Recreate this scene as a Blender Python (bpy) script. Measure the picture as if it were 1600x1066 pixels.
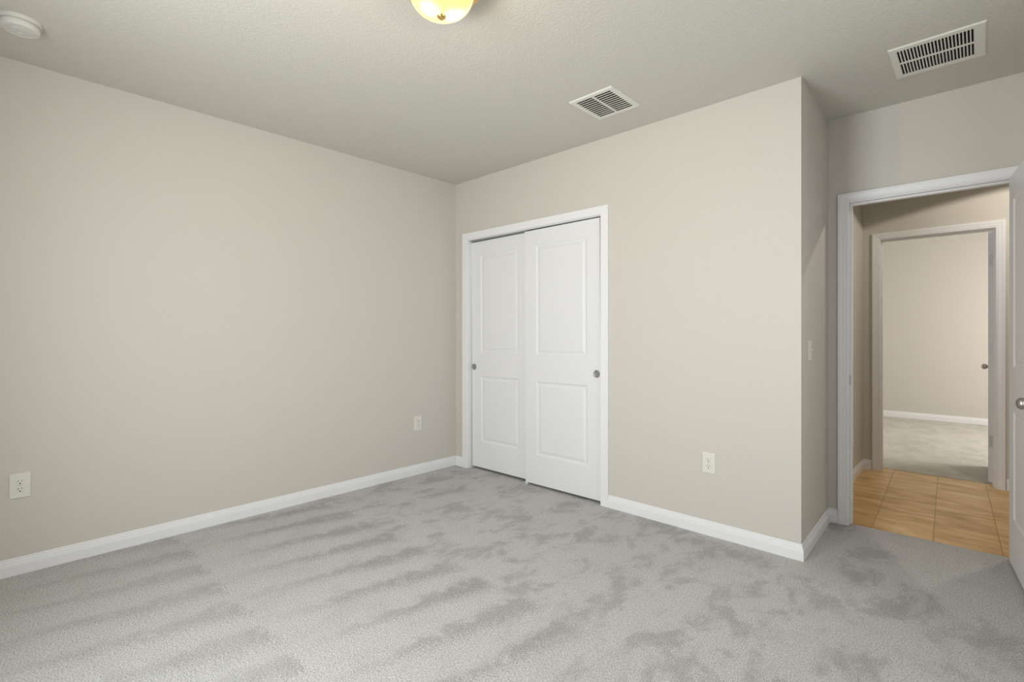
import bpy, bmesh, math, random
from mathutils import Vector, Matrix
for o in list(bpy.data.objects):
    bpy.data.objects.remove(o)
SC = bpy.context.scene
COL = SC.collection

# ------------------------------------------------------------ camera
CAM = (3.553, -3.013, 1.220)
cd = bpy.data.cameras.new('camera')
cd.sensor_width = 36.0
cd.lens = 17.506
cd.shift_y = -0.0075
cd.clip_start = 0.05
cam = bpy.data.objects.new('camera', cd)
COL.objects.link(cam)
cam.location = CAM
cam.rotation_euler = (math.pi / 2, 0, math.atan2(0.6852, 0.7284))
SC.camera = cam

# ------------------------------------------------------------ world, lights, exposure
SC.view_settings.view_transform = 'Standard'
SC.view_settings.look = 'None'
SC.view_settings.gamma = 1
SC.view_settings.use_curve_mapping = False
SC.view_settings.exposure = 0.0
W = bpy.data.worlds.new('daylight')
SC.world = W
W.use_nodes = True
W.node_tree.nodes['Background'].inputs[0].default_value = (0.75, 0.86, 1.0, 1)
W.node_tree.nodes['Background'].inputs[1].default_value = 1.2

H = 2.6            # ceiling height above the carpet
XR, YR = 4.04, -3.57   # right and rear wall of the bedroom


def light(name, kind, loc, rot, power, color, **kw):
    l = bpy.data.lights.new(name, kind)
    l.energy = power
    l.color = color
    for k, v in kw.items():
        setattr(l, k, v)
    o = bpy.data.objects.new(name, l)
    COL.objects.link(o)
    o.location = loc
    o.rotation_euler = rot
    return o


# daylight entering by the bedroom window (rear wall) and the far room's window
light('window_daylight', 'AREA', (2.03, YR - 0.02, 1.40), (math.pi / 2, 0, 0), 54, (0.950, 0.970, 0.985),
      shape='RECTANGLE', size=0.90, size_y=1.42, spread=math.radians(164))
light('added_side_fill', 'AREA', (XR - 0.012, -1.3, 1.40), (0, math.pi / 2, 0), 11, (0.950, 0.970, 0.985),  # unseen side source, added to balance the brightness of the walls
      shape='RECTANGLE', size=1.42, size_y=1.2)
light('far_window_daylight', 'AREA', (5.38, 4.5, 1.45), (0, math.pi / 2, 0), 74, (1.0, 0.95, 0.91),
      shape='RECTANGLE', size=1.3, size_y=1.5)
# the ceiling lamp's bulbs
for bx, by in ((-0.015, -0.050), (0.020, 0.050)):
    light('lamp_bulb_glow', 'POINT', (2.02 + bx, -1.785 + by, 2.530), (0, 0, 0), 21, (1.0, 0.90, 0.76), shadow_soft_size=0.022)
# hall downlight
light('hall_downlight_beam', 'SPOT', (4.05, 1.70, 2.57), (0, 0, 0), 31, (1.0, 0.91, 0.80),
      shadow_soft_size=0.03, spot_size=math.radians(151), spot_blend=0.03)


# ------------------------------------------------------------ materials
def mat(name, color, rough=0.5, metal=0.0, spec=0.5):
    m = bpy.data.materials.new(name)
    m.use_nodes = True
    b = m.node_tree.nodes['Principled BSDF']
    b.inputs['Base Color'].default_value = (*color, 1)
    b.inputs['Roughness'].default_value = rough
    b.inputs['Metallic'].default_value = metal
    b.inputs['Specular IOR Level'].default_value = spec
    return m


class NT:
    """tiny node helper"""
    def __init__(s, m):
        s.t = m.node_tree
        s.b = s.t.nodes['Principled BSDF']
        s.co = s.t.nodes.new('ShaderNodeTexCoord').outputs['Object']

    def link(s, a, b):
        s.t.links.new(a, b)

    def _in(s, sock, v):
        if isinstance(v, (int, float)):
            sock.default_value = v
        elif isinstance(v, (tuple, list)):
            sock.default_value = v
        else:
            s.t.links.new(v, sock)

    def math(s, op, a, b=0.0, c=None, clamp=False):
        n = s.t.nodes.new('ShaderNodeMath')
        n.operation = op
        n.use_clamp = clamp
        s._in(n.inputs[0], a)
        s._in(n.inputs[1], b)
        if c is not None:
            s._in(n.inputs[2], c)
        return n.outputs[0]

    def noise(s, scale, detail=2, rough=0.5, vec=None, dist=0.0):
        n = s.t.nodes.new('ShaderNodeTexNoise')
        n.inputs['Scale'].default_value = scale
        n.inputs['Detail'].default_value = detail
        n.inputs['Roughness'].default_value = rough
        n.inputs['Distortion'].default_value = dist
        s.link(vec if vec is not None else s.co, n.inputs['Vector'])
        return n.outputs['Fac']

    def mapping(s, scale=(1, 1, 1), rot=(0, 0, 0), loc=(0, 0, 0)):
        n = s.t.nodes.new('ShaderNodeMapping')
        n.inputs['Scale'].default_value = scale
        n.inputs['Rotation'].default_value = rot
        n.inputs['Location'].default_value = loc
        s.link(s.co, n.inputs['Vector'])
        return n.outputs[0]

    def sep(s, vec=None):
        n = s.t.nodes.new('ShaderNodeSeparateXYZ')
        s.link(vec if vec is not None else s.co, n.inputs[0])
        return n.outputs

    def ramp(s, fac, stops, interp='LINEAR'):
        n = s.t.nodes.new('ShaderNodeValToRGB')
        n.color_ramp.interpolation = interp
        e = n.color_ramp.elements
        while len(e) < len(stops):
            e.new(0.5)
        for k, (p, c) in enumerate(stops):
            e[k].position = p
            e[k].color = (*c, 1) if len(c) == 3 else c
        s.link(fac, n.inputs[0])
        return n.outputs[0]

    def smooth(s, x, a, b):
        n = s.t.nodes.new('ShaderNodeMapRange')
        n.interpolation_type = 'SMOOTHSTEP'
        s._in(n.inputs['Value'], x)
        n.inputs['From Min'].default_value = a
        n.inputs['From Max'].default_value = b
        return n.outputs[0]

    def mix(s, fac, a, b, mode='MIX'):
        n = s.t.nodes.new('ShaderNodeMix')
        n.data_type = 'RGBA'
        n.blend_type = mode
        s._in(n.inputs[0], fac)
        for k, v in ((6, a), (7, b)):
            if isinstance(v, tuple):
                n.inputs[k].default_value = (*v, 1)
            else:
                s.link(v, n.inputs[k])
        return n.outputs[2]

    def bump(s, h, strength, dist):
        n = s.t.nodes.new('ShaderNodeBump')
        n.inputs['Strength'].default_value = strength
        n.inputs['Distance'].default_value = dist
        s.link(h, n.inputs['Height'])
        s.link(n.outputs[0], s.b.inputs['Normal'])


def painted(name, color, scale, strength, rough=0.55, dist=0.002, lo=0.42, hi=0.62):
    m = mat(name, color, rough, spec=0.3)
    n = NT(m)
    f = n.noise(scale, 3, 0.55, dist=0.4)
    f = n.smooth(f, lo, hi)
    n.bump(f, strength, dist)
    return m


M_WALL = painted('greige_orange_peel_paint', (0.628, 0.602, 0.546), 110, 0.14)
M_CEIL = painted('greige_knockdown_ceiling', (0.630, 0.612, 0.552), 80, 0.32, 0.7, 0.003)
M_TRIM = mat('white_semigloss_trim', (0.84, 0.845, 0.86), 0.35, spec=0.4)
M_DOOR = mat('white_painted_door', (0.805, 0.81, 0.82), 0.42, spec=0.4)
M_VENT = mat('off_white_metal', (0.78, 0.765, 0.70), 0.45, spec=0.4)
M_PLATE = mat('light_almond_plastic', (0.76, 0.745, 0.68), 0.35)
M_PLASTIC = mat('white_plastic', (0.68, 0.665, 0.62), 0.45)
M_DARK = mat('dark_void', (0.02, 0.018, 0.015), 0.9)
M_GREYDUCT = mat('grey_duct_metal', (0.15, 0.145, 0.12), 0.8)
M_NICKEL = mat('satin_nickel', (0.50, 0.49, 0.47), 0.28, metal=1.0)
M_PULL = mat('brushed_nickel', (0.33, 0.33, 0.32), 0.45, metal=0.6)
M_STEEL = mat('hinge_steel', (0.50, 0.50, 0.49), 0.5, metal=0.7)
M_BRASS = mat('polished_brass', (0.90, 0.60, 0.22), 0.22, metal=1.0)
M_TRACK = mat('grey_track_metal', (0.40, 0.40, 0.38), 0.5, metal=0.3)
M_OUT = mat('closet_paint', (0.60, 0.565, 0.49), 0.6)


def carpet(name, dark, lite, stripes=True):
    m = mat(name, lite, 0.95, spec=0.1)
    n = NT(m)
    x, y, z = n.sep()
    fine = n.noise(210, 3, 0.65)
    mid = n.noise(110, 2, 0.6)
    big = n.noise(5.2, 7, 0.70, vec=n.mapping((1.0, 0.62, 1), rot=(0, 0, 0.25), loc=(3.1, 1.7, 0)), dist=0.25)
    if stripes:
        w1 = n.noise(3.0, 3, 0.5)
        w2 = n.noise(14.0, 3, 0.6)
        wob = n.math('ADD', n.math('ADD', n.math('MULTIPLY', n.math('SUBTRACT', w1, 0.5), 0.10), n.math('MULTIPLY', n.math('SUBTRACT', mid, 0.5), 0.22)),
                     n.math('MULTIPLY', n.math('SUBTRACT', w2, 0.5), 0.12))
        xx = n.math('ADD', n.math('ADD', x, n.math('MULTIPLY', y, -0.10)), wob)
        ph = n.math('FRACT', n.math('ADD', n.math('DIVIDE', xx, 0.268), 0.15))
        yy = n.math('ADD', y, n.math('MULTIPLY', wob, 0.8))
        # first row of vacuum wedges: wide at y = -1.3, a point at y = -2.15; second row behind it
        v1 = n.math('DIVIDE', n.math('SUBTRACT', -1.30, yy), 0.95)
        v2 = n.math('DIVIDE', n.math('SUBTRACT', -2.22, yy), 0.95)
        sel = n.math('GREATER_THAN', v2, 0.0)
        v = n.math('ADD', n.math('MULTIPLY', v1, n.math('SUBTRACT', 1.0, sel)), n.math('MULTIPLY', v2, sel))
        width = n.math('MULTIPLY', n.math('SUBTRACT', 1.05, v), 0.66)
        wedge = n.smooth(n.math('SUBTRACT', width, ph), -0.10, 0.26)
        left = n.smooth(ph, 0.0, 0.08)
        wedge = n.math('MULTIPLY', wedge, left)
        zone = n.math('MULTIPLY', n.smooth(v1, -0.02, 0.05), n.smooth(n.math('MULTIPLY', x, -1.0), -2.75, -2.1))
        wedge = n.math('MULTIPLY', n.math('MULTIPLY', wedge, zone), n.smooth(w2, 0.25, 0.5))
        blob = n.smooth(n.math('ADD', big, n.math('MULTIPLY', n.math('SUBTRACT', mid, 0.5), 0.22)), 0.47, 0.62)
        far = n.math('MULTIPLY', n.math('SUBTRACT', 1.0, zone), blob)
        near = n.math('MULTIPLY', n.math('MULTIPLY', zone, blob), 0.25)
        wedge = n.math('MULTIPLY', wedge, n.math('SUBTRACT', 0.80, n.math('MULTIPLY', n.smooth(v2, -0.04, 0.1), 0.36)))
        dk = n.math('ADD', n.math('MULTIPLY', wedge, 1.0), n.math('MULTIPLY', n.math('ADD', far, near), 0.75), clamp=True)
    else:
        dk = n.smooth(big, 0.42, 0.64)
    if stripes:
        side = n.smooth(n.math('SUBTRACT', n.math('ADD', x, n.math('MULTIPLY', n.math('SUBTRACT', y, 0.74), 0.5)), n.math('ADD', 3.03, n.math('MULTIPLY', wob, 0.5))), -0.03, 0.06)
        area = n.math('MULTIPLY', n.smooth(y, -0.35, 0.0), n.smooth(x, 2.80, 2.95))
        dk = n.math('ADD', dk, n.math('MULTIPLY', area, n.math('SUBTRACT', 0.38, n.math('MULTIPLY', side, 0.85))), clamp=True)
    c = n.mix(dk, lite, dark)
    sp = n.math('ADD', n.math('MULTIPLY', fine, 0.78), n.math('MULTIPLY', mid, 0.22))
    spc = n.ramp(sp, [(0.34, (0.42, 0.415, 0.41)), (0.50, (1.0, 1.0, 1.0)), (0.66, (1.42, 1.42, 1.42))])
    c = n.mix(1.0, c, spc, 'MULTIPLY')
    n.link(c, n.b.inputs['Base Color'])
    n.bump(sp, 0.9, 0.006)
    return m


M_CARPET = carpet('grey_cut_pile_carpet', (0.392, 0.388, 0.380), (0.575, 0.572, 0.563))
M_CARPET2 = carpet('beige_carpet', (0.56, 0.535, 0.48), (0.65, 0.625, 0.57), False)  # paler beige carpet of the far room, without vacuum marks


def tile_mat():
    m = mat('honey_tile', (0.5, 0.33, 0.16), 0.38, spec=0.45)
    n = NT(m)
    # columns run along Y (turned by 2 degrees), tiles 0.30 x 0.62, each column shifted by its own amount
    x, y, z = n.sep()
    xr = n.math('ADD', x, n.math('MULTIPLY', y, 0.035))
    u = n.math('DIVIDE', n.math('SUBTRACT', xr, 3.083 - 0.2955 * 6), 0.2955)
    yr = n.math('ADD', y, n.math('MULTIPLY', x, -0.02))
    ci = n.math('FLOOR', u)
    fu = n.math('FRACT', u)
    # joints at y = 1.28 | 1.10 | 1.475 | 1.285 in successive columns
    sh = n.math('MULTIPLY', n.math('MODULO', n.math('MULTIPLY', ci, 2.0), 3.0), 0.1975)
    w = n.math('DIVIDE', n.math('ADD', n.math('SUBTRACT', yr, 1.235 - 6.2), sh), 0.62)
    ri = n.math('FLOOR', w)
    fw = n.math('FRACT', w)
    eu = n.math('MULTIPLY', n.math('MINIMUM', fu, n.math('SUBTRACT', 1.0, fu)), 0.2955)
    ew = n.math('MULTIPLY', n.math('MINIMUM', fw, n.math('SUBTRACT', 1.0, fw)), 0.62)
    e = n.math('MINIMUM', n.math('MULTIPLY', eu, 1.7), ew)
    grout = n.smooth(e, 0.0022, 0.0050)
    comb = n.t.nodes.new('ShaderNodeCombineXYZ')
    n.link(ci, comb.inputs[0])
    n.link(ri, comb.inputs[1])
    wn = n.t.nodes.new('ShaderNodeTexWhiteNoise')
    n.link(comb.outputs[0], wn.inputs['Vector'])
    cloud = n.noise(5.0, 5, 0.6, vec=n.mapping((0.6, 1.6, 1)), dist=0.5)
    band = n.noise(9.0, 3, 0.5, vec=n.mapping((0.5, 1.6, 1)))
    f = n.math('ADD', n.math('MULTIPLY', cloud, 0.75), n.math('MULTIPLY', band, 0.25))
    f = n.math('ADD', f, n.math('MULTIPLY', n.math('SUBTRACT', wn.outputs['Value'], 0.5), 0.12))
    c = n.ramp(f, [(0.32, (0.50, 0.275, 0.085)), (0.50, (0.74, 0.46, 0.19)), (0.68, (0.88, 0.63, 0.33))])
    c = n.mix(grout, (0.36, 0.22, 0.09), c)
    n.link(c, n.b.inputs['Base Color'])
    n.bump(grout, 0.5, 0.002)
    return m


M_TILE = tile_mat()


def glass_bowl_mat():
    m = mat('lit_alabaster_glass', (0.95, 0.88, 0.62), 0.25)
    n = NT(m)
    x, y, z = n.sep()

    def near(px, py):
        dx = n.math('SUBTRACT', x, px)
        dy = n.math('SUBTRACT', y, py)
        d = n.math('SQRT', n.math('ADD', n.math('MULTIPLY', dx, dx), n.math('MULTIPLY', dy, dy)))
        return n.smooth(n.math('MULTIPLY', d, -1.0), -0.060, -0.01)
    f = n.math('ADD', near(-0.010, -0.050), near(0.025, 0.045), clamp=True)
    marb = n.noise(9, 4, 0.6, dist=1.5)
    f2 = n.math('ADD', n.math('MULTIPLY', f, 0.75), n.math('MULTIPLY', marb, 0.35), clamp=True)
    c = n.ramp(f2, [(0.0, (1.0, 0.76, 0.33)), (0.25, (1.0, 0.90, 0.52)), (0.6, (1.0, 0.97, 0.80)), (0.95, (1.0, 1.0, 1.0))])
    n.link(c, n.b.inputs['Emission Color'])
    n.link(n.math('ADD', n.math('MULTIPLY', f2, 0.8), 0.85), n.b.inputs['Emission Strength'])
    n.b.inputs['Base Color'].default_value = (0.02, 0.018, 0.012, 1)
    tr = n.t.nodes.new('ShaderNodeBsdfTransparent')
    tr.inputs[0].default_value = (1.0, 0.93, 0.78, 1)
    mx = n.t.nodes.new('ShaderNodeMixShader')
    mx.inputs[0].default_value = 0.30
    out = n.t.nodes['Material Output']
    n.link(n.b.outputs[0], mx.inputs[1])
    n.link(tr.outputs[0], mx.inputs[2])
    n.link(mx.outputs[0], out.inputs[0])
    return m


M_BOWL = glass_bowl_mat()
M_LENS = mat('downlight_lens', (0.9, 0.85, 0.7), 0.4)
M_LENS.node_tree.nodes['Principled BSDF'].inputs['Emission Color'].default_value = (1, 0.9, 0.72, 1)
M_LENS.node_tree.nodes['Principled BSDF'].inputs['Emission Strength'].default_value = 2.0
M_PANE = mat('window_glass', (0.9, 0.95, 1.0), 0.05)
M_PANE.node_tree.nodes['Principled BSDF'].inputs['Transmission Weight'].default_value = 1.0


# ------------------------------------------------------------ mesh helpers
def obj(name, bm, m, parent=None, smooth=None, bevel=0.0, loc=None):
    bmesh.ops.remove_doubles(bm, verts=bm.verts, dist=1e-5)
    bmesh.ops.recalc_face_normals(bm, faces=bm.faces)
    me = bpy.data.meshes.new(name)
    bm.to_mesh(me)
    bm.free()
    for mm in (m if isinstance(m, (list, tuple)) else [m]):
        me.materials.append(mm)
    o = bpy.data.objects.new(name, me)
    COL.objects.link(o)
    if loc:
        o.location = loc
    if parent:
        o.parent = parent
    if bevel:
        b = o.modifiers.new('bevel', 'BEVEL')
        b.width = bevel
        b.segments = 2
        b.limit_method = 'ANGLE'
        b.angle_limit = math.radians(40)
        b.harden_normals = False
    if smooth is not None:
        for p in me.polygons:
            p.use_smooth = True
        try:
            me.set_sharp_from_angle(angle=math.radians(smooth))
        except Exception:
            pass
    return o


def structure(name, bm, m, label=None, **kw):
    o = obj(name, bm, m, **kw)
    o['kind'] = 'structure'
    return o


def thing(name, label, cat, loc=(0, 0, 0), rz=0.0, group=None, kind=None):
    o = bpy.data.objects.new(name, None)
    o.empty_display_size = 0.05
    COL.objects.link(o)
    o.location = loc
    o.rotation_euler = (0, 0, rz)
    o['label'] = label
    o['category'] = cat
    if group:
        o['group'] = group
    if kind:
        o['kind'] = kind
    return o


def box(bm, a, b):
    x0, y0, z0 = a
    x1, y1, z1 = b
    v = [bm.verts.new(p) for p in ((x0, y0, z0), (x1, y0, z0), (x1, y1, z0), (x0, y1, z0),
                                   (x0, y0, z1), (x1, y0, z1), (x1, y1, z1), (x0, y1, z1))]
    for f in ((0, 3, 2, 1), (4, 5, 6, 7), (0, 1, 5, 4), (1, 2, 6, 5), (2, 3, 7, 6), (3, 0, 4, 7)):
        bm.faces.new([v[i] for i in f])


def boxes(*bs):
    bm = bmesh.new()
    for a, b in bs:
        box(bm, a, b)
    return bm


def wall_open(x0, x1, y0, y1, z0, z1, holes):
    """one wall slab in the XZ plane with rectangular holes (hx0, hx1, hz0, hz1), as one mesh without seams inside"""
    xs = sorted({x0, x1, *[h[0] for h in holes], *[h[1] for h in holes]})
    zs = sorted({z0, z1, *[h[2] for h in holes], *[h[3] for h in holes]})
    bm = bmesh.new()

    def solid(i, k):
        if i < 0 or k < 0 or i >= len(xs) - 1 or k >= len(zs) - 1:
            return False
        cx, cz = (xs[i] + xs[i + 1]) / 2, (zs[k] + zs[k + 1]) / 2
        return not any(h[0] < cx < h[1] and h[2] < cz < h[3] for h in holes)

    def q(*p):
        bm.faces.new([bm.verts.new(c) for c in p])
    for i in range(len(xs) - 1):
        for k in range(len(zs) - 1):
            if not solid(i, k):
                continue
            a, b, c, d = xs[i], xs[i + 1], zs[k], zs[k + 1]
            q((a, y0, c), (b, y0, c), (b, y0, d), (a, y0, d))
            q((a, y1, c), (a, y1, d), (b, y1, d), (b, y1, c))
            if not solid(i - 1, k):
                q((a, y0, c), (a, y0, d), (a, y1, d), (a, y1, c))
            if not solid(i + 1, k):
                q((b, y0, c), (b, y1, c), (b, y1, d), (b, y0, d))
            if not solid(i, k - 1):
                q((a, y0, c), (a, y1, c), (b, y1, c), (b, y0, c))
            if not solid(i, k + 1):
                q((a, y0, d), (b, y0, d), (b, y1, d), (a, y1, d))
    return bm


def prism(pts, z0, z1):
    bm = bmesh.new()
    lo = [bm.verts.new((x, y, z0)) for x, y in pts]
    hi = [bm.verts.new((x, y, z1)) for x, y in pts]
    bm.faces.new(lo[::-1])
    bm.faces.new(hi)
    n = len(pts)
    for i in range(n):
        bm.faces.new((lo[i], lo[(i + 1) % n], hi[(i + 1) % n], hi[i]))
    return bm


def sweep(path, prof, put, bm=None):
    """profile (offset to the right of the path, w) swept along a 2D path with mitred corners; put(u, v, w) -> xyz"""
    bm = bm or bmesh.new()
    n = len(path)
    P = [Vector(p) for p in path]
    rings = []
    for i in range(n):
        d0 = (P[i] - P[i - 1]).normalized() if i > 0 else None
        d1 = (P[i + 1] - P[i]).normalized() if i < n - 1 else None
        n0 = Vector((d0.y, -d0.x)) if d0 else None
        n1 = Vector((d1.y, -d1.x)) if d1 else None
        if n0 is None:
            m, k = n1, 1
        elif n1 is None:
            m, k = n0, 1
        else:
            m = (n0 + n1).normalized()
            k = 1 / m.dot(n0)
        rings.append([bm.verts.new(put(*(P[i] + m * (o * k)), w)) for o, w in prof])
    L = len(prof)
    for a, b in zip(rings, rings[1:]):
        for j in range(L):
            bm.faces.new((a[j], a[(j + 1) % L], b[(j + 1) % L], b[j]))
    bm.faces.new(rings[0][::-1])
    bm.faces.new(rings[-1])
    return bm


def lathe(prof, seg=48, axis='Z', c=(0, 0, 0), bm=None):
    """prof: (r, h) along the axis from c"""
    bm = bm or bmesh.new()
    rings = []
    for r, h in prof:
        ring = []
        for k in range(seg if r > 1e-6 else 1):
            a = 2 * math.pi * k / seg
            u, v = r * math.cos(a), r * math.sin(a)
            p = {'Z': (u, v, h), 'X': (h, u, v), 'Y': (u, h, v)}[axis]
            ring.append(bm.verts.new((p[0] + c[0], p[1] + c[1], p[2] + c[2])))
        rings.append(ring)
    for a, b in zip(rings, rings[1:]):
        if len(a) == 1 and len(b) == 1:
            continue
        for k in range(seg):
            k2 = (k + 1) % seg
            if len(a) == 1:
                bm.faces.new((a[0], b[k], b[k2]))
            elif len(b) == 1:
                bm.faces.new((a[k], b[0], a[k2]))
            else:
                bm.faces.new((a[k], b[k], b[k2], a[k2]))
    return bm


BASE_H = 0.086
BASE_PROF = [(0, 0.0), (0.014, 0.0), (0.014, 0.050), (0.0125, 0.053), (0.0125, 0.058), (0.0095, 0.062),
             (0.0095, 0.068), (0.0065, 0.073), (0.0055, 0.083), (0.003, BASE_H), (0, BASE_H)]


def baseboard(name, path, z=0.0):
    """path walked with the room on its right"""
    return structure(name, sweep(path, BASE_PROF, lambda u, v, w: (u, v, w + z)), M_TRIM)


# ------------------------------------------------------------ floors and ceiling
CE = 0.80     # where the carpet ends in the doorway
bm = prism([(0, YR), (XR, YR), (XR, 0.755), (3.704, 0.755), (3.704, CE + 0.012), (2.946, CE), (2.946, 0.755),
            (2.83, 0.755), (2.852, 0.0), (1.60, 0.0), (1.60, 0.11), (2.72, 0.11), (2.72, 0.70), (0.0, 0.70)], -0.10, 0.0)
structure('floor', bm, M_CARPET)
bm = prism([(2.775, 0.87), (2.946, 0.87), (2.946, CE), (3.704, CE + 0.012), (3.704, 0.87), (6.0, 0.87), (6.0, 2.46),
            (3.640, 2.46), (3.640, 2.585), (2.906, 2.585), (2.906, 2.46), (2.775, 2.46)], -0.10, -0.004)
structure('floor_hall', bm, M_TILE)
structure('floor_far_room', prism([(1.5, 2.60), (2.906, 2.575), (2.906, 2.585), (3.640, 2.585), (3.640, 2.575),
                                   (5.5, 2.575), (5.5, 6.12), (1.5, 6.12)], -0.10, 0.0), M_CARPET2)
structure('ceiling', boxes(((-0.115, YR - 0.115, H), (6.1, 6.24, H + 0.12))), M_CEIL)

# ------------------------------------------------------------ walls
CX0, CX1, CZ = 0.159, 1.603, 2.068        # closet opening
structure('wall_left', boxes(((-0.115, YR - 0.115, -0.1), (0, 0.82, H))), M_WALL)
bm = wall_open(0, 2.852, 0.0, 0.115, 0, H, [(CX0, CX1, -1, CZ)])
# the end of the closet wall turns into the return wall with the outer corner
structure('wall_closet', bm, M_WALL)
structure('wall_return', prism([(2.852, 0.0001), (2.832, 0.755), (2.72, 0.755), (2.72, 0.115), (2.8, 0.115), (2.8, 0.0001)], 0, H), M_WALL)
DX0, DX1, DZ = 2.930, 3.720, 2.065         # rough opening of the bedroom door (jamb fills it)
structure('wall_alcove', wall_open(2.72, XR, 0.755, 0.87, 0, H, [(DX0, DX1, -1, DZ)]), M_WALL)
structure('wall_closet_back', boxes(((0, 0.70, -0.1), (2.72, 0.82, H))), M_OUT)
bm = wall_open(YR - 0.115, 0.87, -(XR + 0.115), -XR, -0.1, H, [(-1.92, -0.68, 0.67, 2.13)])
bmesh.ops.rotate(bm, verts=bm.verts, cent=(0, 0, 0), matrix=Matrix.Rotation(math.pi / 2, 3, 'Z'))
structure('wall_right', bm, M_WALL)
WX0, WX1, WZ0, WZ1 = 1.56, 2.50, 0.67, 2.13
structure('wall_rear', wall_open(0, XR, YR - 0.115, YR, -0.1, H, [(WX0, WX1, WZ0, WZ1)]), M_WALL)
structure('wall_hall_end', boxes(((2.66, 0.87, -0.1), (2.775, 2.46, H))), M_WALL)
FX0, FX1, FZ = 2.890, 3.656, 2.065
structure('wall_hall_far', wall_open(1.5, 6.0, 2.46, 2.575, 0, H, [(FX0, FX1, -1, FZ)]), M_WALL)
structure('wall_hall_near', boxes(((XR + 0.115, 0.755, -0.1), (6.0, 0.87, H))), M_WALL)
structure('wall_hall_right', boxes(((6.0, 0.755, -0.1), (6.1, 2.575, H))), M_WALL)
structure('wall_far_room_back', boxes(((1.5, 6.12, -0.1), (5.5, 6.235, H))), M_WALL)
structure('wall_far_room_left', boxes(((1.385, 2.46, -0.1), (1.5, 6.235, H))), M_WALL)
# right wall of the far room with its window
bm = wall_open(2.575, 6.12, -5.615, -5.5, 0, H, [(3.7, 5.3, 0.75, 2.12)])
bmesh.ops.rotate(bm, verts=bm.verts, cent=(0, 0, 0), matrix=Matrix.Rotation(math.pi / 2, 3, 'Z'))
structure('wall_far_room_right', bm, M_WALL)


def window(name, where, x0, x1, z0, z1, y, rz=0, loc=(0, 0, 0)):
    w = thing(name, 'white framed window in the ' + where, 'window', loc, rz, kind='structure')
    fr = bmesh.new()
    t = 0.04
    for a, b in (((x0, y - 0.02, z0), (x0 + t, y + 0.03, z1)), ((x1 - t, y - 0.02, z0), (x1, y + 0.03, z1)),
                 ((x0 + t, y - 0.02, z0), (x1 - t, y + 0.03, z0 + t)), ((x0 + t, y - 0.02, z1 - t), (x1 - t, y + 0.03, z1)),
                 ((x0 + t, y - 0.015, (z0 + z1) / 2 - .02), (x1 - t, y + 0.025, (z0 + z1) / 2 + .02))):
        box(fr, a, b)
    obj('window_frame', fr, M_TRIM, w)
    obj('window_pane', boxes(((x0 + t, y, z0 + t), (x1 - t, y + 0.006, z1 - t))), M_PANE, w)
    return w


window('window_1', 'rear wall of the bedroom', WX0, WX1, WZ0, WZ1, YR - 0.085)
window('added_fill_window', 'right wall of the bedroom, unseen, added for fill light', -1.92, -0.68, 0.67, 2.13, -(XR + 0.07), math.pi / 2)  # added window out of view, only there to carry the side fill
window('window_2', 'right wall of the far room', 3.7, 5.3, 0.75, 2.12, -5.59, math.pi / 2)

# ------------------------------------------------------------ baseboards
e = 0.0
baseboard('baseboard_left', [(0, YR), (0, 0)][::1])
baseboard('baseboard_closet_left', [(0.014, 0), (0.108, 0)])
baseboard('baseboard_closet', [(1.654, 0), (2.852, 0), (2.832, 0.755), (2.886, 0.755)])
baseboard('baseboard_alcove', [(3.775, 0.755), (XR, 0.755), (XR, YR), (0, YR)])
baseboard('baseboard_hall', [(2.886, 0.87), (2.775, 0.87), (2.775, 2.46), (2.842, 2.46)], -0.004)
baseboard('baseboard_hall_far', [(3.702, 2.46), (6.0, 2.46)], -0.004)
baseboard('baseboard_far_room', [(1.5, 2.575), (1.5, 6.12), (5.5, 6.12), (5.5, 2.575)])


# ------------------------------------------------------------ door casings and jambs (one trim each)
def casing_prof(w=0.057, t=0.017):
    return [(0, 0), (0, t * 0.55), (0.006, t * 0.72), (0.010, t * 0.60), (0.016, t * 0.78), (w * 0.55, t * 0.86),
            (w * 0.70, t), (w - 0.004, t), (w, t * 0.7), (w, 0)]


FLAT = [(0, 0), (0, 0.014), (0.003, 0.017), (0.059, 0.017), (0.062, 0.014), (0.062, 0)]


def frame_trim(name, x0, x1, z1, y0, y1, reveal=0.005, jt=0.016, prof=None, stop=None, both=True, zb=0.0, label=''):
    """x0..x1, z1: clear opening; wall faces y0 < y1; jamb of thickness jt outside the clear opening"""
    t = thing(name, label, 'door frame', kind='structure')
    prof = prof or casing_prof()
    path = [(x0 - reveal, zb), (x0 - reveal, z1 + reveal), (x1 + reveal, z1 + reveal), (x1 + reveal, zb)]
    # offset must point away from the opening
    rev = path[::-1]
    obj('casing', sweep(rev, prof, lambda u, v, w: (u, y0 - w, v)), M_TRIM, t)
    if both:
        obj('casing', sweep(rev, prof, lambda u, v, w: (u, y1 + w, v)), M_TRIM, t)
    jm = boxes(((x0 - jt, y0, zb), (x0, y1, z1)), ((x1, y0, zb), (x1 + jt, y1, z1)), ((x0 - jt, y0, z1), (x1 + jt, y1, z1 + jt)))
    obj('jamb', jm, M_TRIM, t)
    if stop:
        s0, s1 = stop
        st = boxes(((x0, s0, zb), (x0 + 0.010, s1, z1)), ((x1 - 0.010, s0, zb), (x1, s1, z1)), ((x0 + 0.010, s0, z1 - 0.010), (x1 - 0.010, s1, z1)))
        obj('door_stop', st, M_TRIM, t)
    return t


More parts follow.
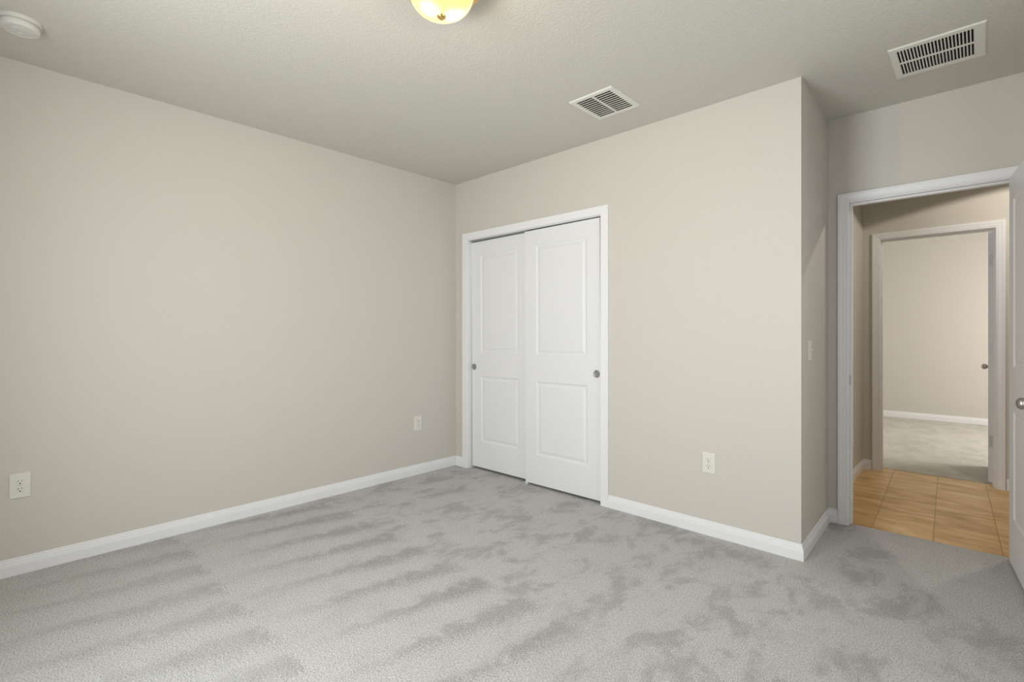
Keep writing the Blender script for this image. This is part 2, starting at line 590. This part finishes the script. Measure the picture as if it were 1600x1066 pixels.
# sweep() offsets to the right of the walk: walking the opening right leg up, over and down the left leg puts it outside
t1 = frame_trim('trim_1', 0.175, 1.587, 2.058, 0.0, 0.115, prof=FLAT, both=False, label='flat white frame around the closet sliding doors')
fascia = obj('track', boxes(((0.175, 0.034, 2.050), (1.587, 0.036, 2.058)), ((0.175, 0.070, 2.050), (1.587, 0.073, 2.058)),
                            ((0.175, 0.008, 2.055), (1.587, 0.108, 2.058))), M_TRACK, t1)
t2 = frame_trim('trim_2', 2.946, 3.704, 2.048, 0.755, 0.87, stop=(0.795, 0.83), label='white moulded frame of the bedroom doorway to the hall')
t3 = frame_trim('trim_3', 2.906, 3.636, 2.048, 2.46, 2.575, stop=(2.50, 2.535), zb=-0.004, label='white moulded frame of the far room doorway across the hall')
# strike plate on the left jamb of the bedroom door
bm = boxes(((2.946, 0.762, 0.892), (2.9475, 0.790, 0.952)))
obj('strike_plate', bm, M_NICKEL, t2)


# ------------------------------------------------------------ panel doors
def panel_door(name, w, h, t, m, parent, px0, px1, panels, loc=(0, 0, 0)):
    """slab in local XZ (x 0..w, z 0..h), front face y=0, back face y=t, moulded panels on both faces"""
    bm = bmesh.new()
    xs = [0, px0, px1, w]
    zs = [0]
    for a, b in panels:
        zs += [a, b]
    zs.append(h)
    for side in (0, 1):
        Y = lambda d: d if side == 0 else t - d

        def V(x, z, d=0.0):
            return bm.verts.new((x, Y(d), z))
        for i in range(3):
            for k in range(len(zs) - 1):
                a, b, c, d = xs[i], xs[i + 1], zs[k], zs[k + 1]
                if i == 1 and (c, d) in [tuple(p) for p in panels]:
                    rings = []
                    for off, dep in ((0, 0), (0.006, 0.0045), (0.013, 0.007), (0.022, 0.007), (0.030, 0.0045), (0.040, 0.0015)):
                        rings.append([V(a + off, c + off, dep), V(b - off, c + off, dep), V(b - off, d - off, dep), V(a + off, d - off, dep)])
                    for r0, r1 in zip(rings, rings[1:]):
                        for j in range(4):
                            bm.faces.new((r0[j], r0[(j + 1) % 4], r1[(j + 1) % 4], r1[j]))
                    bm.faces.new(rings[-1])
                else:
                    bm.faces.new((V(a, c), V(b, c), V(b, d), V(a, d)))
    def q(*p):
        bm.faces.new([bm.verts.new(c) for c in p])
    for k in range(len(zs) - 1):
        q((0, 0, zs[k]), (0, t, zs[k]), (0, t, zs[k + 1]), (0, 0, zs[k + 1]))
        q((w, 0, zs[k]), (w, t, zs[k]), (w, t, zs[k + 1]), (w, 0, zs[k + 1]))
    for i in range(3):
        q((xs[i], 0, 0), (xs[i + 1], 0, 0), (xs[i + 1], t, 0), (xs[i], t, 0))
        q((xs[i], 0, h), (xs[i + 1], 0, h), (xs[i + 1], t, h), (xs[i], t, h))
    return obj(name, bm, m, parent, loc=loc)


def cup_pull(parent, x, z, r=0.028):
    prof = [(r, 0.001), (r, -0.0022), (r - 0.002, -0.003), (r - 0.004, -0.0026), (r - 0.007, -0.0010), (r * 0.5, -0.0006), (0, -0.0006)]
    return obj('finger_pull', lathe(prof, 40, 'Y', (x, -0.0005, z)), M_PULL, parent, smooth=40)


CP = [(0.232, 0.818), (1.026, 1.902)]
d = thing('door_1', 'white two-panel closet sliding door in front, on the right, with a round pull at its right edge', 'sliding door', (0.8655, 0.006, 0.018), kind='structure')
d.rotation_euler.y = math.radians(-0.35)
panel_door('door_panel', 0.720, 2.026, 0.030, M_DOOR, d, 0.120, 0.606, CP)
cup_pull(d, 0.688, 0.906)
d = thing('door_2', 'white two-panel closet sliding door behind, on the left, with a round pull at its left edge', 'sliding door', (0.188, 0.040, 0.020), kind='structure')
d.rotation_euler.y = math.radians(-0.35)
panel_door('door_panel', 0.720, 2.022, 0.030, M_DOOR, d, 0.118, 0.578, CP)
cup_pull(d, 0.030, 0.897)
# little plastic guide on the carpet under the overlap of the doors
g = obj('floor_guide', boxes(((0.866, 0.008, 0.0), (0.884, 0.034, 0.016)), ((0.830, 0.030, 0.0), (0.884, 0.075, 0.004))), M_TRIM, t1)


def knob(parent, x, z, t=0.035, r=0.026):
    """knob set through a slab: rose, neck and ball on both faces"""
    for s, y0 in ((-1, 0.0), (1, t)):
        prof = [(0.0, 0.0), (0.031, 0.0), (0.031, 0.004), (0.028, 0.007), (0.013, 0.009), (0.011, 0.013), (0.011, 0.024),
                (0.016, 0.029), (r - 0.002, 0.038), (r, 0.047), (r - 0.002, 0.056), (r - 0.008, 0.063), (0.008, 0.067), (0, 0.068)]
        obj('door_knob', lathe([(a, s * b) for a, b in prof], 40, 'Y', (x, y0, z)), M_NICKEL, parent, smooth=40)


def hinge(parent, z, hh=0.089):
    """hinge in the door's local space: knuckle barrel at the origin (pin), one leaf on the slab edge"""
    bm = lathe([(0, z), (0.0055, z), (0.0055, z + hh), (0, z + hh)], 16)
    lathe([(0, z + hh), (0.004, z + hh), (0.004, z + hh + 0.004), (0, z + hh + 0.005)], 16, bm=bm)
    return obj('hinge', bm, M_STEEL, parent)


def hung_door(name, label, pin, ang, w, knobx, swing):
    """pin: hinge pin position; local +X runs from the pin along the slab"""
    d = thing(name, label, 'door', (pin[0], pin[1], 0.0), math.radians(ang), kind='structure')
    return d


# bedroom door, hinged at the right jamb and standing open into the room
BW = 0.752
d3 = hung_door('door_3', 'white panelled bedroom door standing open at the right edge, with a satin nickel knob', (3.7085, 0.7385), 0, BW, 0, 0)
PN = [(0.246, 0.806), (1.034, 1.90)]
# closed, the slab would run along -X with its room face level with the wall; opened by 95 degrees
d3.rotation_euler = (0, 0, math.radians(180 + 95.5))
# local frame: +X from the pin along the slab, local y: hall face at -0.044, room face at -0.009
panel_door('door_panel', BW, 2.030, 0.035, M_DOOR, d3, 0.118, BW - 0.118, PN, loc=(0.003, -0.044, 0.012))
for s, y0 in ((-1, -0.044), (1, -0.009)):
    prof = [(0.0, 0.0), (0.031, 0.0), (0.031, 0.004), (0.028, 0.007), (0.013, 0.009), (0.011, 0.013), (0.011, 0.024),
            (0.016, 0.029), (0.024, 0.038), (0.026, 0.047), (0.024, 0.056), (0.018, 0.063), (0.008, 0.067), (0, 0.068)]
    obj('door_knob', lathe([(a, s * b) for a, b in prof], 40, 'Y', (BW - 0.062, y0, 0.918)), M_NICKEL, d3, smooth=40)
for z in (0.29, 1.04, 1.76):
    hinge(d3, z)

# far room's door, hinged at the right jamb on the room side, seen on its hinge edge
d4 = thing('door_4', 'white door of the far room standing open, seen edge on with three hinges', 'door', (3.6415, 2.5860, 0), math.radians(87.5), kind='structure')
# local +X runs away from the camera; local +y points to -X of the world, where the hall face looks
panel_door('door_panel', 0.705, 2.030, 0.035, M_DOOR, d4, 0.118, 0.587, PN, loc=(0.004, 0.008, 0.012))
for s, y0 in ((-1, 0.008), (1, 0.043)):
    obj('door_knob', lathe([(a, s * b) for a, b in prof], 32, 'Y', (0.705 - 0.062, y0, 0.918)), M_NICKEL, d4, smooth=40)
for z in (0.30, 1.045, 1.765):
    hinge(d4, z)
    obj('hinge_leaf', boxes(((0.0026, 0.006, z), (0.0040, 0.040, z + 0.089))), M_STEEL, d4)


# ------------------------------------------------------------ outlets and switch
def rrect(w, h, r, seg=5):
    pts = []
    for cx, cy, a0 in ((w / 2 - r, h / 2 - r, 0), (-w / 2 + r, h / 2 - r, 90), (-w / 2 + r, -h / 2 + r, 180), (w / 2 - r, -h / 2 + r, 270)):
        for k in range(seg + 1):
            a = math.radians(a0 + 90 * k / seg)
            pts.append((cx + r * math.cos(a), cy + r * math.sin(a)))
    return pts


def solid_xz(bm, layers, cx=0, cz=0):
    """stack of equal-length outlines [(pts, y)] from the wall outwards (negative y)"""
    rings = [[bm.verts.new((x + cx, y, z + cz)) for x, z in pts] for pts, y in layers]
    n = len(rings[0])
    for a, b in zip(rings, rings[1:]):
        for j in range(n):
            bm.faces.new((a[j], a[(j + 1) % n], b[(j + 1) % n], b[j]))
    bm.faces.new(rings[0][::-1])
    bm.faces.new(rings[-1])
    return bm


def plate_mesh(w, h):
    return solid_xz(bmesh.new(), [(rrect(w, h, 0.004), 0.0), (rrect(w, h, 0.004), -0.0035), (rrect(w - 0.004, h - 0.004, 0.004), -0.0058),
                                  (rrect(w - 0.009, h - 0.009, 0.003), -0.0064)])


def outlet(label, loc, rz):
    t = thing('wall_outlet', label, 'outlet', loc, rz, group='duplex outlets low on the walls')
    obj('cover_plate', plate_mesh(0.079, 0.125), M_PLATE, t)
    for cz in (0.0195, -0.0195):
        # duplex face: circle with flat top and bottom
        def face(r):
            pts = []
            for k in range(40):
                a = 2 * math.pi * k / 40
                pts.append((r * math.cos(a), max(-r * 0.82, min(r * 0.82, r * math.sin(a)))))
            return pts
        rc = obj('receptacle', solid_xz(bmesh.new(), [(face(0.0172), -0.006), (face(0.0172), -0.0080), (face(0.0160), -0.0086)], 0, cz), M_PLATE, t)
        s = boxes(((-0.0075, -0.0090, cz + 0.001), (-0.0055, -0.0084, cz + 0.0095)), ((0.0055, -0.0090, cz + 0.002), (0.0075, -0.0084, cz + 0.009)))
        obj('slot', s, M_DARK, rc)
        obj('ground_hole', lathe([(0, -0.0084), (0.0030, -0.0084), (0.0030, -0.0091), (0, -0.0091)], 16, 'Y', (0, 0, cz - 0.0075)), M_DARK, rc)
    obj('screw', lathe([(0, -0.006), (0.003, -0.006), (0.0028, -0.0075), (0, -0.0078)], 16, 'Y', (0, 0, 0)), M_STEEL, t)
    return t


outlet('almond duplex outlet on the left wall, nearest the left edge of the photo', (0, -2.883, 0.447), math.pi / 2)
outlet('small almond duplex outlet on the left wall beside the closet corner', (0, -0.427, 0.441), math.pi / 2)
outlet('almond duplex outlet on the wall between closet and outer corner', (2.3555, 0, 0.4355), 0)
sw = thing('light_switch', 'almond toggle light switch on the narrow shaded wall past the outer corner', 'light switch', (2.8468, 0.197, 1.122), math.radians(90 + 1.5))
obj('cover_plate', plate_mesh(0.072, 0.116), M_PLATE, sw)
tg = solid_xz(bmesh.new(), [(rrect(0.011, 0.025, 0.001), -0.006), (rrect(0.011, 0.025, 0.001), -0.0075)])
box(tg, (-0.004, -0.019, 0.000), (0.004, -0.007, 0.008))
obj('toggle', tg, M_PLATE, sw)

# ------------------------------------------------------------ ceiling fixtures
# flush mount lamp
lp = thing('ceiling_light', 'lit flush ceiling lamp with a yellowish glass bowl and brass rim', 'ceiling light', (2.02, -1.785, H))
obj('brass_pan', lathe([(0, 0), (0.150, 0), (0.156, -0.006), (0.154, -0.012), (0.161, -0.020), (0.160, -0.030), (0.148, -0.042), (0.134, -0.052),
                        (0.128, -0.056), (0.124, -0.052), (0.124, -0.03), (0, -0.02)], 72), M_BRASS, lp, smooth=35)
pr = []
for k in range(0, 19):
    a = math.pi / 2 * k / 18
    pr.append((0.1245 * math.cos(a) ** 0.9 if k < 18 else 0, -0.053 - 0.087 * math.sin(a)))
obj('glass_bowl', lathe(pr, 72), M_BOWL, lp, smooth=60)
obj('finial', lathe([(0, -0.134), (0.016, -0.137), (0.0180, -0.142), (0.0155, -0.147), (0.009, -0.151), (0.006, -0.154), (0, -0.156)], 32), M_BRASS, lp, smooth=50)

# smoke detector
sd = thing('smoke_detector', 'round white smoke detector on the ceiling at the upper left', 'smoke detector', (0.465, -2.900, H))
obj('mounting_base', lathe([(0, 0), (0.0715, 0), (0.0715, -0.012), (0.069, -0.016), (0, -0.016)], 64), M_PLASTIC, sd, smooth=40)
obj('housing', lathe([(0, -0.016), (0.061, -0.016), (0.061, -0.021), (0.067, -0.023), (0.0665, -0.037), (0.062, -0.044), (0.050, -0.047), (0.048, -0.045),
                      (0.038, -0.046), (0.036, -0.048), (0.014, -0.050), (0.013, -0.047), (0, -0.047)], 64), M_PLASTIC, sd, smooth=35)


def grille(name, label, x0, x1, y0, y1, n, along, fx, fy, mdark, rows=2, tilt=38, depth=0.011, thick=0.0013, bar=0.011, duty=1.0):
    """ceiling grille; slats lie along `along`, in two fields with a bar between"""
    t = thing(name, label, 'air vent', ((x0 + x1) / 2, (y0 + y1) / 2, H), group='air vents in the ceiling')
    hx, hy = (x1 - x0) / 2, (y1 - y0) / 2
    fxa, fxb = fx
    fya, fyb = fy
    ix0, ix1, iy0, iy1 = -hx + fxa, hx - fxb, -hy + fya, hy - fyb
    bm = bmesh.new()
    tz, lip = -0.0065, 0.006
    outer = [(-hx, -hy), (hx, -hy), (hx, hy), (-hx, hy)]
    o2 = [(-hx + lip, -hy + lip), (hx - lip, -hy + lip), (hx - lip, hy - lip), (-hx + lip, hy - lip)]
    inner = [(ix0, iy0), (ix1, iy0), (ix1, iy1), (ix0, iy1)]
    rings = [[bm.verts.new((x, y, z)) for x, y in pts] for pts, z in ((outer, 0.0), (outer, -0.002), (o2, tz), (inner, tz), (inner, 0.0))]
    for a, b in zip(rings, rings[1:] + rings[:1]):
        for j in range(4):
            bm.faces.new((a[j], a[(j + 1) % 4], b[(j + 1) % 4], b[j]))
    if along == 'X':
        box(bm, ((ix0 + ix1) / 2 - bar / 2, iy0, tz), ((ix0 + ix1) / 2 + bar / 2, iy1, -0.0015))
    else:
        box(bm, (ix0, (iy0 + iy1) / 2 - bar / 2, tz), (ix1, (iy0 + iy1) / 2 + bar / 2, -0.0015))
    obj('frame', bm, M_VENT, t)
    sl = bmesh.new()
    L0, L1 = (iy0, iy1) if along == 'X' else (ix0, ix1)
    S0, S1 = (ix0, ix1) if along == 'X' else (iy0, iy1)
    mid = (S0 + S1) / 2
    pitch = (L1 - L0) / n
    for k in range(n + 1):
        c = L0 + pitch * k
        # a curved blade: three-segment arc in section
        sec = []
        for j in range(4):
            a = math.radians(tilt + (j - 1.5) * 14)
            sec.append((j / 3 - 0.5, 0))
        pts = []
        px = pz = 0.0
        for j in range(4):
            pts.append((px, pz))
            a = math.radians(tilt - 18 + j * 18)
            px += depth / 3 * math.cos(a)
            pz += depth / 3 * math.sin(a)
        off = (pts[-1][0]) / 2
        for s0, s1 in ((S0, mid - bar / 2), (mid + bar / 2, S1)):
            lo, hi = [], []
            for u, w in pts:
                uu = min(max(c + u - off, L0), L1)
                zz = -0.0062 + w
                for lst, dz in ((lo, 0), (hi, thick)):
                    for s in (s0, s1):
                        lst.append(sl.verts.new((s, uu, zz + dz) if along == 'X' else (uu, s, zz + dz)))
            for j in range(3):
                sl.faces.new((lo[2 * j], lo[2 * j + 1], lo[2 * j + 3], lo[2 * j + 2]))
                sl.faces.new((hi[2 * j], hi[2 * j + 2], hi[2 * j + 3], hi[2 * j + 1]))
            sl.faces.new((lo[0], hi[0], hi[1], lo[1]))
            sl.faces.new((lo[6], lo[7], hi[7], hi[6]))
            sl.faces.new((lo[0], lo[2], hi[2], hi[0]))
            sl.faces.new((lo[1], hi[1], hi[3], lo[3]))
    me_o = obj('louvers', sl, M_VENT, t)
    return t, (ix0, ix1, iy0, iy1)


def duct(parent, r, m, z=0.10):
    ix0, ix1, iy0, iy1 = r
    bm = boxes(((ix0, iy0, 0.0), (ix1, iy1, z)))
    # open box: drop the bottom
    bm.faces.ensure_lookup_table()
    for f in list(bm.faces):
        if all(abs(v.co.z) < 1e-6 for v in f.verts):
            bm.faces.remove(f)
    return obj('duct', bm, m, parent)


v1, r1 = grille('ceiling_vent', 'small off-white square ceiling vent with slats, above the closet', 1.762, 2.057, -0.615, -0.288, 11, 'X',
                (0.030, 0.030), (0.032, 0.030), M_GREYDUCT, depth=0.0130, tilt=22, thick=0.002)
v2, r2 = grille('ceiling_vent', 'larger off-white ceiling vent with dark gaps between slats, above the doorway', 3.222, 3.575, 0.012, 0.382, 22, 'Y',
                (0.030, 0.042), (0.036, 0.036), M_DARK, depth=0.0068, tilt=28, thick=0.0015)
duct(v1, r1, M_GREYDUCT)
duct(v2, r2, M_DARK)
# holes in the ceiling where the ducts open
ceil = bpy.data.objects['ceiling']
cut = bmesh.new()
for v, r in ((v1, r1), (v2, r2)):
    lx, ly = v.location.x, v.location.y
    box(cut, (lx + r[0] - .001, ly + r[2] - .001, H - 0.05), (lx + r[1] + .001, ly + r[3] + .001, H + 0.101))
co = obj('cutter', cut, M_CEIL)
md = ceil.modifiers.new('duct_holes', 'BOOLEAN')
md.operation = 'DIFFERENCE'
md.object = co
md.solver = 'EXACT'
dg = bpy.context.evaluated_depsgraph_get()
nm = bpy.data.meshes.new_from_object(ceil.evaluated_get(dg))
ceil.modifiers.clear()
ceil.data = nm
bpy.data.objects.remove(co)

# recessed hall downlight
dl = thing('recessed_downlight', 'white recessed downlight in the hall ceiling', 'ceiling light', (4.05, 1.70, H))
obj('trim_ring', lathe([(0.055, 0), (0.085, 0), (0.085, -0.003), (0.078, -0.006), (0.055, -0.006)], 48), M_PLASTIC, dl, smooth=40)
obj('lens', lathe([(0, -0.001), (0.056, -0.001), (0.056, -0.004), (0, -0.004)], 48), M_LENS, dl)
